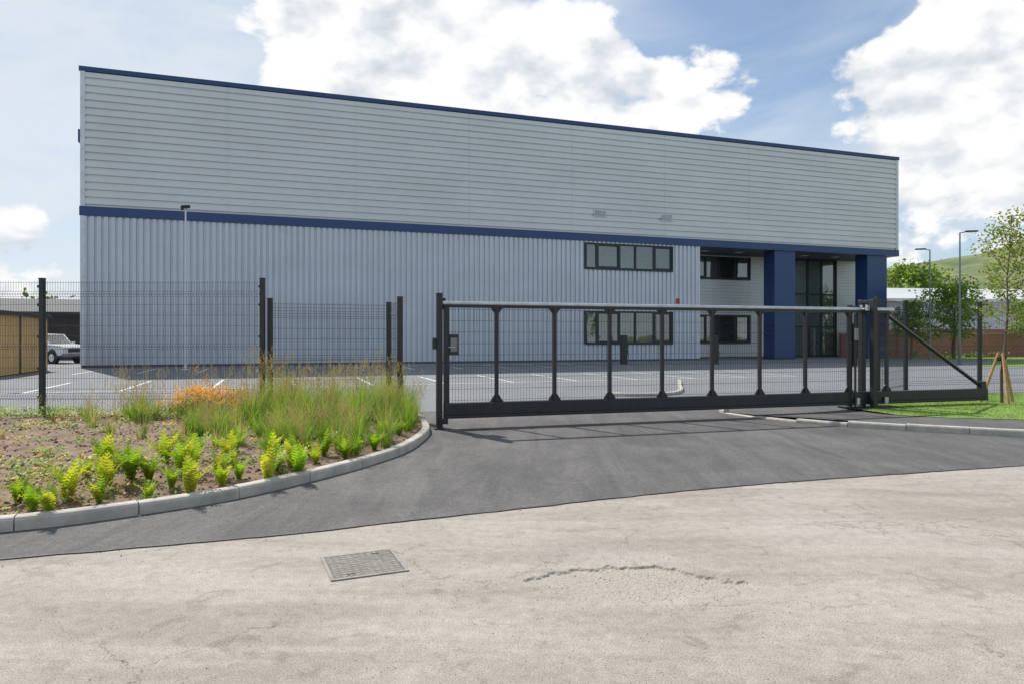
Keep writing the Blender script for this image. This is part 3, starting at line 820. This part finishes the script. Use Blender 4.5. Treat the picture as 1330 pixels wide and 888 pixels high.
w.box(-S-0.004, S+0.004, -S-0.028, -S-0.004, 0.001, 0.009, 'iron'); w.box(-S-0.004, S+0.004, S+0.004, S+0.028, 0.001, 0.009, 'iron')
for sx_, sy_ in ((-0.12, -0.19), (0.12, 0.19)): w.box(sx_-0.025, sx_+0.025, sy_-0.008, sy_+0.008, 0.0071, 0.0101, 'frame')
w.build('cover_and_frame', mh)

# ------------------------------------------------------------------ poles, lamps, posts
cc = empty('cctv_pole', (-16.4, 34.3, 0)); w = MB()
w.cyl((0,0,0),(0,0,4),0.075,0.065,'trim',12); w.cyl((0,0,4),(0,0,8.1),0.05,0.04,'trim',12)
w.box(-0.16,0.16,-0.16,0.16,0.01,0.04,'trim'); w.cyl((0,0,8.1),(0,0,8.16),0.1,0.1,'trim',12)
w.box(-0.2,0.2,-0.05,0.05,8.16,8.24,'frame'); w.cyl((0.1,-0.2,8.12),(0.1,0.12,8.2),0.09,0.09,'frame',12)
w.cyl((-0.12,-0.1,8.16),(-0.12,-0.1,7.98),0.09,0.06,'frame',12); w.build('pole_and_camera', cc)
def lamp(loc, h, ang):
    e = empty('street_lamp', loc, ang); w = MB()
    w.cyl((0,0,0),(0,0,1.2),0.09,0.085,'steelpole',12); w.cyl((0,0,1.2),(0,0,h),0.06,0.04,'steelpole',12)
    w.cyl((0,0,h-0.02),(0.45,0,h+0.05),0.03,0.03,'steelpole',8)
    w.box(0.3,0.95,-0.14,0.14,h+0.02,h+0.10,'frame'); w.box(0.45,0.9,-0.1,0.1,h+0.005,h+0.02,'white')
    w.build('column_and_lantern', e, bevel=0.01)
lamp((26.9, 41.0, 0), 7.9, rad(-10)); lamp((30.0, 49.0, 0), 7.9, rad(170))
def charger(loc):
    e = empty('charging_post', loc, ANG); w = MB()
    w.box(-0.17,0.17,-0.12,0.12,0.02,1.75,'blackpaint'); w.box(-0.22,0.22,-0.17,0.17,0.01,0.08,'plinth')
    w.box(-0.13,0.13,-0.13,-0.121,1.25,1.6,'frame'); w.cyl((0.2,-0.02,1.1),(0.24,-0.1,0.5),0.02,0.02,'rubber'); w.box(0.17,0.25,-0.06,0.06,1.0,1.2,'blackpaint')
    w.build('cabinet', e, bevel=0.03)
charger((6.6, 40.3, 0)); charger((12.2, 41.0, 0))

# ------------------------------------------------------------------ timber shed
sh = empty('timber_shed', (-21.0, 28.0, 0), ANG)
w = MB(); L = 6.1
for i in range(int(L/0.14)):
    w.box(-0.02-(0.012 if i % 2 else 0), 0.0+(0.0 if i % 2 else 0.012), i*0.14, i*0.14+0.132, 0.05, 2.55, 'timber')
for i in range(int(8/0.14)): w.box(-8+i*0.14, -8+i*0.14+0.132, -0.03, -0.003, 0.05, 2.55, 'timber')
w.box(-8, -0.04, 0, L, 0.0, 2.5, 'darkbarn')
w.build('walls', sh)
w = MB(); w.box(-8.2, 0.18, -0.2, L+0.1, 2.55, 2.72, 'shedroof'); w.box(0.0, 0.03, 2.2, 2.32, 0.05, 2.55, 'darkbarn'); w.build('roof', sh, bevel=0.01)

bn = empty('dark_barn', (-36.0, 50.0, 0), ANG)
w = MB(); w.box(-14, 9, 0, 12, 0, 3.4, 'darkbarn')
for i in range(22): w.box(-14+i*1.05, -13.93+i*1.05, -0.03, 0, 0, 3.4, 'shedroof')
w.box(-4, -0.5, -0.05, -0.03, 0, 2.8, 'shedroof')
w.build('walls', bn)
w = MB(); w.prism([(-0.5, 3.35), (6, 4.6), (12.5, 3.35), (12.5, 3.5), (6, 4.75), (-0.5, 3.5)], -14.3, 9.3, lambda u, v, w_: (w_, u, v), 'shedroof'); w.build('roof', bn)

# ------------------------------------------------------------------ pickup truck
pt = empty('pickup_truck', (-29.6, 43.6, 0), rad(-22))
w = MB()
cv = lambda u, v, w_: (u, w_, v)
body = [(-2.6,0.55),(2.35,0.5),(2.6,0.62),(2.62,1.0),(2.45,1.12),(1.15,1.22),(-2.6,1.18)]
w.prism(body, -0.9, 0.9, cv, 'carwhite'); w.build('body', pt, bevel=0.05)
w = MB()
cab = [(1.2,1.2),(0.45,1.82),(-1.0,1.86),(-1.25,1.2)]
w.prism(cab, -0.74, 0.74, cv, 'carwhite'); w.build('cab', pt, bevel=0.05)
w = MB()
for sg in (-1, 1):
    y = sg*0.748
    for q in ([(0.98,1.25),(0.42,1.72),(-0.12,1.74),(-0.12,1.25)], [(-0.2,1.25),(-0.2,1.74),(-0.95,1.76),(-1.1,1.25)]):
        w.prism(q, y-0.004, y+0.004, cv, 'frame')
w.quad((1.16,-0.66,1.26),(1.16,0.66,1.26),(0.5,0.6,1.8),(0.5,-0.6,1.8),'frame')
w.box(2.58,2.64,-0.55,0.55,0.72,0.98,'frame'); w.box(2.55,2.66,-0.85,0.85,0.48,0.64,'greyplate')
for sg in (-1, 1): w.box(2.5,2.63,sg*0.74-0.14,sg*0.74+0.14,0.86,1.02,'galv')
w.box(-2.5,-1.35,-0.78,0.78,1.181,1.19,'frame'); w.box(0.85,1.0,-1.05,-0.88,1.2,1.36,'carwhite'); w.box(0.85,1.0,0.88,1.05,1.2,1.36,'carwhite')
w.build('glazing_and_trim', pt)
w = MB()
for x in (-1.65, 1.65):
    for sg in (-1, 1):
        w.cyl((x, sg*0.66, 0.39), (x, sg*0.925, 0.39), 0.39, 0.39, 'rubber', 24); w.cyl((x, sg*0.92, 0.39), (x, sg*0.935, 0.39), 0.24, 0.24, 'galv', 16)
        w.cyl((x, sg*0.9, 0.45), (x, sg*0.908, 0.45), 0.47, 0.47, 'frame', 24)
w.build('wheels', pt)

# ------------------------------------------------------------------ neighbour building
nb_ = empty('brick_and_clad_warehouse', (33.0, 66.0, 0), rad(6))
w = MB(); w.box(0, 60, 0, 24, 0, 2.4, 'brick'); w.build('brick_plinth', nb_)
w = MB(); corr_v(w, 0, 60, -0.02, 2.42, 5.3, 'trim', 0.5, 0.04); w.box(0, 60, 0.02, 24, 2.42, 5.3, 'trim')
w.prism([(-0.4,5.25),(12,7.2),(24.4,5.25),(24.4,5.4),(12,7.35),(-0.4,5.4)], -0.4, 60.4, lambda u, v, w_: (w_, u, v), 'clad_up'); w.box(-0.3,60.3,-0.45,-0.3,5.1,5.4,'white')
w.build('cladding_and_roof', nb_)
w = MB()
for i in range(6):
    x = 9+i*9; w.box(x, x+1.6, -0.04, 0.02, 1.3, 2.2, 'frame')
w.build('windows', nb_)
bw_ = MB(); bw_.box(0, 40, 0, 0.33, 0, 1.9, 'brick')
bw_.box(-0.05, 40.05, -0.04, 0.37, 1.9, 1.98, 'kerbc')
for i in range(9): bw_.box(i*4.9, i*4.9+0.45, -0.1, 0.0, 0, 1.89, 'brick')
bw_.build('brick_wall', loc=(27.5, 57.0, 0), rot=rad(5))

# ------------------------------------------------------------------ trees
def leaf(mb, c, s, k):
    n = Vector((R.gauss(0,1), R.gauss(0,1), R.gauss(0,1)+0.4)).normalized(); u = n.orthogonal().normalized()
    u = u*math.cos(2.1*R.random()*3)+n.cross(u)*math.sin(R.random()*6); u.normalize(); v = n.cross(u)
    c = Vector(c); mb.quad(tuple(c-u*s), tuple(c+v*s*0.6), tuple(c+u*s), tuple(c-v*s*0.6), k)
def tree(mb, loc, h, cr, clear, tr, nlimb, per, ls, pal, sub=5, flat=1.0):
    x, y, z = loc; base = Vector(loc)
    top = base+Vector((R.uniform(-.03,.03)*h, R.uniform(-.03,.03)*h, h*0.9))
    segs = 6; pts = [base.lerp(top, i/segs)+(Vector((R.uniform(-1,1), R.uniform(-1,1), 0))*h*0.008 if 0 < i else Vector()) for i in range(segs+1)]
    for i in range(segs): mb.cyl(pts[i], pts[i+1], tr*(1-i/segs*0.85), tr*(1-(i+1)/segs*0.85), 'bark', 8, False)
    for i in range(nlimb):
        t = clear+(0.96-clear)*(i+R.random()*0.8)/nlimb
        f = t*segs; j = min(segs-1, int(f)); p = pts[j].lerp(pts[j+1], f-j)
        a = i*2.4+R.uniform(-.5,.5)
        prof = math.sin(math.pi*min(1, (t-clear)/(1-clear)*0.8+0.18))**0.7
        L = cr*prof*R.uniform(0.7, 1.15)
        e = p+Vector((math.cos(a)*L, math.sin(a)*L, L*R.uniform(0.2, 0.6)*flat))
        mid = p.lerp(e, 0.5)+Vector((0,0,-0.06*L))
        mb.cyl(p, mid, tr*0.35*(1-t*0.5), tr*0.2*(1-t*.5), 'bark', 5, False); mb.cyl(mid, e, tr*0.2*(1-t*.5), tr*0.06, 'bark', 5, False)
        for q in range(sub):
            s = R.uniform(0.35, 1.1); c = p.lerp(e, s)+Vector((R.gauss(0,1), R.gauss(0,1), R.gauss(0,0.7)))*cr*0.16
            mb.cyl(p.lerp(e, max(0, s-0.25)), c, tr*0.08, tr*0.03, 'bark', 4, False)
            kk = R.choice(pal); rr = cr*R.uniform(0.10, 0.22)
            for _ in range(per):
                leaf(mb, c+Vector((R.gauss(0,1), R.gauss(0,1), R.gauss(0,0.8)))*rr, ls*R.uniform(0.6, 1.2), kk if R.random() < 0.75 else R.choice(pal))
sp = MB()
tree(sp, (11.3, 15.75, 0.11), 4.75, 0.60, 0.40, 0.035, 34, 14, 0.038, ['leafC','leafC','leafD'], 6, 2.0)
sp.build('sapling_tree')
st_ = empty('tree_stakes', (11.3, 15.75, 0.11)); w = MB()
for a in (0.4, 2.5, 4.4):
    w.cyl((math.cos(a)*0.42, math.sin(a)*0.42, -0.05), (math.cos(a)*0.06, math.sin(a)*0.06, 1.15), 0.035, 0.03, 'stake', 8)
w.cyl((-0.08,0,1.0),(0.08,0,1.05),0.05,0.05,'rubber',8); w.build('stakes', st_)
t = MB(); tree(t, (34.3, 53.0, 0), 6.2, 2.3, 0.30, 0.13, 20, 34, 0.13, ['leafA','leafA','leafB'], 6); t.build('broadleaf_tree')
t = MB(); tree(t, (30.4, 52.0, 0), 4.6, 1.4, 0.35, 0.09, 14, 30, 0.11, ['leafA','leafA','leafB'], 6); t.build('broadleaf_tree')
t = MB(); tree(t, (49.5, 84.0, 0), 11.0, 3.4, 0.2, 0.25, 20, 36, 0.26, ['leafA','leafB','leafA'], 7); t.build('broadleaf_tree')
t = MB(); tree(t, (55.0, 90.0, 0), 9.6, 3.4, 0.2, 0.25, 20, 36, 0.26, ['leafA','leafB'], 7); t.build('broadleaf_tree')
t = MB(); tree(t, (43.0, 56.0, 0), 5.0, 1.8, 0.34, 0.11, 16, 30, 0.13, ['leafA','leafB','leafA'], 6); t.build('broadleaf_tree')
hd = MB()
for i in range(34):
    x = R.uniform(28, 62); y = 55.6+(x-28)*0.09+R.uniform(-0.8, 0.5)
    for _ in range(50): leaf(hd, (x+R.gauss(0,.5), y+R.gauss(0,.4), abs(R.gauss(0.2,.2))), 0.10, R.choice(['leafA','leafA','leafB']))
hd.build('low_shrubs')
w = MB(); w.poly([(26,38),(34,48),(29,56),(90,64),(90,40),(60,36)], 0.02, 'lawn'); w.build('grass_verge')
def belt(name, pts, n, hmin, hmax, ls, per):
    b_ = MB()
    for i in range(n):
        t = (i+R.random()*0.7)/n; f = t*(len(pts)-1); j = min(len(pts)-2, int(f))
        p = Vector(pts[j]).lerp(Vector(pts[j+1]), f-j)
        x, y = p.x+R.uniform(-4,4), p.y+R.uniform(-6,6); h = R.uniform(hmin, hmax)
        b_.cyl((x,y,0),(x,y,h*0.5),0.3,0.15,'bark',6,False)
        for q in range(12):
            c = Vector((x+R.gauss(0,h*0.2), y+R.gauss(0,h*0.2), h*R.uniform(0.2,0.95))); k = R.choice(['leafA','leafB','leafB'])
            for _ in range(per): leaf(b_, c+Vector((R.gauss(0,1),R.gauss(0,1),R.gauss(0,1)))*h*0.1, ls*R.uniform(.6,1.2), k)
    b_.build(name)
belt('distant_trees', [(-160,150),(-60,170),(60,190),(150,170),(240,160)], 80, 6, 12, 0.7, 16)
belt('roadside_trees', [(15,-52),(40,-48),(80,-30)], 14, 8, 12, 0.45, 36)

# ------------------------------------------------------------------ hills
hl = MB(); nxh, nyh = 140, 40
def hz(x, y):
    t = max(0, (y-350)/650); t = min(1, t); t = t*t*(3-2*t)
    r = 90+88*max(0, min(1.6, (x-500)/450)) + 12*mnoise.noise(Vector((x/180, y/200, 0)))+4*mnoise.noise(Vector((x/50, y/60, 4)))
    if x < 450: r *= max(0.1, 1-(450-x)/700)
    return t*r-1
for j in range(nyh+1):
    for i in range(nxh+1):
        x = -900+i*2800/nxh; y = 340+j*900/nyh; hl.v.append((x, y, hz(x, y)))
for j in range(nyh):
    for i in range(nxh):
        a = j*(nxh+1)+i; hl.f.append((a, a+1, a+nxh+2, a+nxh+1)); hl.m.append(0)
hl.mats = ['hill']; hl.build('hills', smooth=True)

# ------------------------------------------------------------------ world
SUN_EL = 50; az = math.atan2(-0.63, 0.776)
wd = bpy.data.worlds.new('World'); scene.world = wd; wd.use_nodes = True
nt = wd.node_tree; nt.nodes.clear()
out = nt.nodes.new('ShaderNodeOutputWorld')
sky = nt.nodes.new('ShaderNodeTexSky'); sky.sky_type = 'NISHITA'; sky.sun_disc = False
sky.sun_elevation = rad(SUN_EL); sky.sun_rotation = az % (2*math.pi); sky.air_density = 1.0; sky.dust_density = 0.4; sky.ozone_density = 1.6
bg = nt.nodes.new('ShaderNodeBackground'); bg.inputs[1].default_value = 0.125; nt.links.new(sky.outputs[0], bg.inputs[0])
tc = nt.nodes.new('ShaderNodeTexCoord'); D = tc.outputs['Generated']
def vmath(op, a, b=None):
    n = nt.nodes.new('ShaderNodeVectorMath'); n.operation = op; nt.links.new(a, n.inputs[0])
    if b is not None: n.inputs[1].default_value = b
    return n.outputs['Value'] if op in ('DISTANCE', 'LENGTH') else n.outputs[0]
def fmath(op, a, b):
    n = nt.nodes.new('ShaderNodeMath'); n.operation = op
    for s, v in ((n.inputs[0], a), (n.inputs[1], b)):
        if isinstance(v, (int, float)): s.default_value = v
        else: nt.links.new(v, s)
    return n.outputs[0]
def smap(v, a, b, c, d):
    n = nt.nodes.new('ShaderNodeMapRange'); n.interpolation_type = 'SMOOTHSTEP'
    nt.links.new(v, n.inputs[0])
    for i, q in enumerate((a, b, c, d)): n.inputs[i+1].default_value = q
    return n.outputs[0]
S3 = vmath('MULTIPLY', D, (1, 1, 1.6))
def cumulus(off, det):
    v = vmath('ADD', S3, off)
    n = noise_tex(nt, 4.2, det, 0.58, v, 0.1)
    vo = N(nt, 'ShaderNodeTexVoronoi', Scale=11.0, Detail=2.0, Roughness=0.5); vo.feature = 'F1'
    nt.links.new(v, vo.inputs['Vector'])
    return fmath('ADD', n, fmath('MULTIPLY', fmath('SUBTRACT', 0.45, vo.outputs['Distance']), 0.13))
n1 = cumulus((1.3, 0.4, 2.2), 8)
n2 = cumulus((1.3-0.025, 0.4+0.01, 2.2+0.045), 5)
def blob(c, asp, r0, r1):
    v = vmath('MULTIPLY', D, asp); cc_ = tuple(p*q for p, q in zip(c, asp))
    return smap(vmath('DISTANCE', v, cc_), r0, r1, 1.0, 0.0)
A = blob((-0.03, 0.93, 0.36), (1, 1, 2.0), 0.20, 0.42)
B = blob((0.57, 0.75, 0.30), (1.2, 1, 1.2), 0.12, 0.27)
Bl = blob((0.58, 0.80, 0.14), (1, 1, 1.3), 0.08, 0.28)
C = blob((-0.58, 0.80, 0.10), (1, 1, 1.8), 0.03, 0.18)
hole = blob((0.30, 0.84, 0.44), (1, 1, 1.8), 0.06, 0.24)
hole2 = blob((-0.53, 0.82, 0.20), (1, 1, 2.0), 0.02, 0.18)
left = blob((-0.45, 0.80, 0.40), (1, 1, 1.2), 0.10, 0.45)
low = smap(nt.nodes.new('ShaderNodeSeparateXYZ').inputs and vmath('DOT_PRODUCT', D, (0, 0, 1)) if False else fmath('ADD', 0.0, 0.0), 0, 1, 0, 0)
dens = fmath('ADD', n1, fmath('MULTIPLY', A, 0.24)); dens = fmath('ADD', dens, fmath('MULTIPLY', B, 0.26))
dens = fmath('ADD', dens, fmath('MULTIPLY', Bl, 0.14)); dens = fmath('ADD', dens, fmath('MULTIPLY', C, 0.16))
dens = fmath('SUBTRACT', dens, fmath('MULTIPLY', hole, 0.30)); dens = fmath('SUBTRACT', dens, fmath('MULTIPLY', hole2, 0.12))
cover = smap(dens, 0.53, 0.59, 0.0, 1.0)
n3 = noise_tex(nt, 2.2, 6, 0.55, vmath('ADD', vmath('MULTIPLY', D, (1, 1, 3.0)), (4, 1, 0)), 0.6)
n3 = fmath('ADD', n3, fmath('MULTIPLY', left, 0.13))
sxyz = nt.nodes.new('ShaderNodeSeparateXYZ'); nt.links.new(D, sxyz.inputs[0])
hzn = smap(sxyz.outputs['Z'], 0.02, 0.34, 0.20, 0.0)       # paler towards the horizon
n3 = fmath('ADD', n3, hzn)
veil = smap(n3, 0.34, 0.68, 0.15, 0.92)
veil = fmath('MULTIPLY', veil, fmath('SUBTRACT', 1.0, fmath('MULTIPLY', hole, 0.85)))
lit = fmath('ADD', fmath('MULTIPLY', fmath('SUBTRACT', n1, n2), 4.2), 0.78)
core = smap(dens, 0.66, 0.98, 0.0, 0.26)
lit = fmath('SUBTRACT', lit, core)
ccol = ramp(nt, lit, [(0.10, (0.60, 0.655, 0.73)), (0.45, (0.77, 0.81, 0.86)), (0.80, (1.0, 1.0, 1.0))])
vr = ramp(nt, n3, [(0.35, (0.50, 0.655, 0.84)), (0.68, (0.79, 0.855, 0.92))])
bgv = nt.nodes.new('ShaderNodeBackground'); nt.links.new(vr, bgv.inputs[0]); bgv.inputs[1].default_value = 0.95
bgc = nt.nodes.new('ShaderNodeBackground'); nt.links.new(ccol, bgc.inputs[0]); bgc.inputs[1].default_value = 1.0
m1 = nt.nodes.new('ShaderNodeMixShader'); nt.links.new(veil, m1.inputs[0]); nt.links.new(bg.outputs[0], m1.inputs[1]); nt.links.new(bgv.outputs[0], m1.inputs[2])
m2 = nt.nodes.new('ShaderNodeMixShader'); nt.links.new(cover, m2.inputs[0]); nt.links.new(m1.outputs[0], m2.inputs[1]); nt.links.new(bgc.outputs[0], m2.inputs[2])
nt.links.new(m2.outputs[0], out.inputs[0])

sun = bpy.data.lights.new('sun', 'SUN'); sun.energy = 4.9; sun.angle = rad(0.5); sun.color = (1.0, 0.95, 0.88)
so = bpy.data.objects.new('sun', sun); scene.collection.objects.link(so)
e = rad(SUN_EL); d = Vector((0.63*math.cos(e), -0.776*math.cos(e), -math.sin(e)))
so.rotation_euler = d.to_track_quat('-Z', 'Y').to_euler(); so.location = (-20, 30, 40)

# ------------------------------------------------------------------ camera
cam = bpy.data.cameras.new('camera'); cam.lens = 24; cam.sensor_width = 36; cam.shift_y = -0.004; cam.clip_end = 4000
co_ = bpy.data.objects.new('camera', cam); scene.collection.objects.link(co_)
co_.location = (0, 0, 1.6); co_.rotation_euler = (rad(90), 0, 0)
scene.camera = co_
scene.view_settings.view_transform = 'Standard'; scene.view_settings.look = 'None'; scene.view_settings.exposure = 0
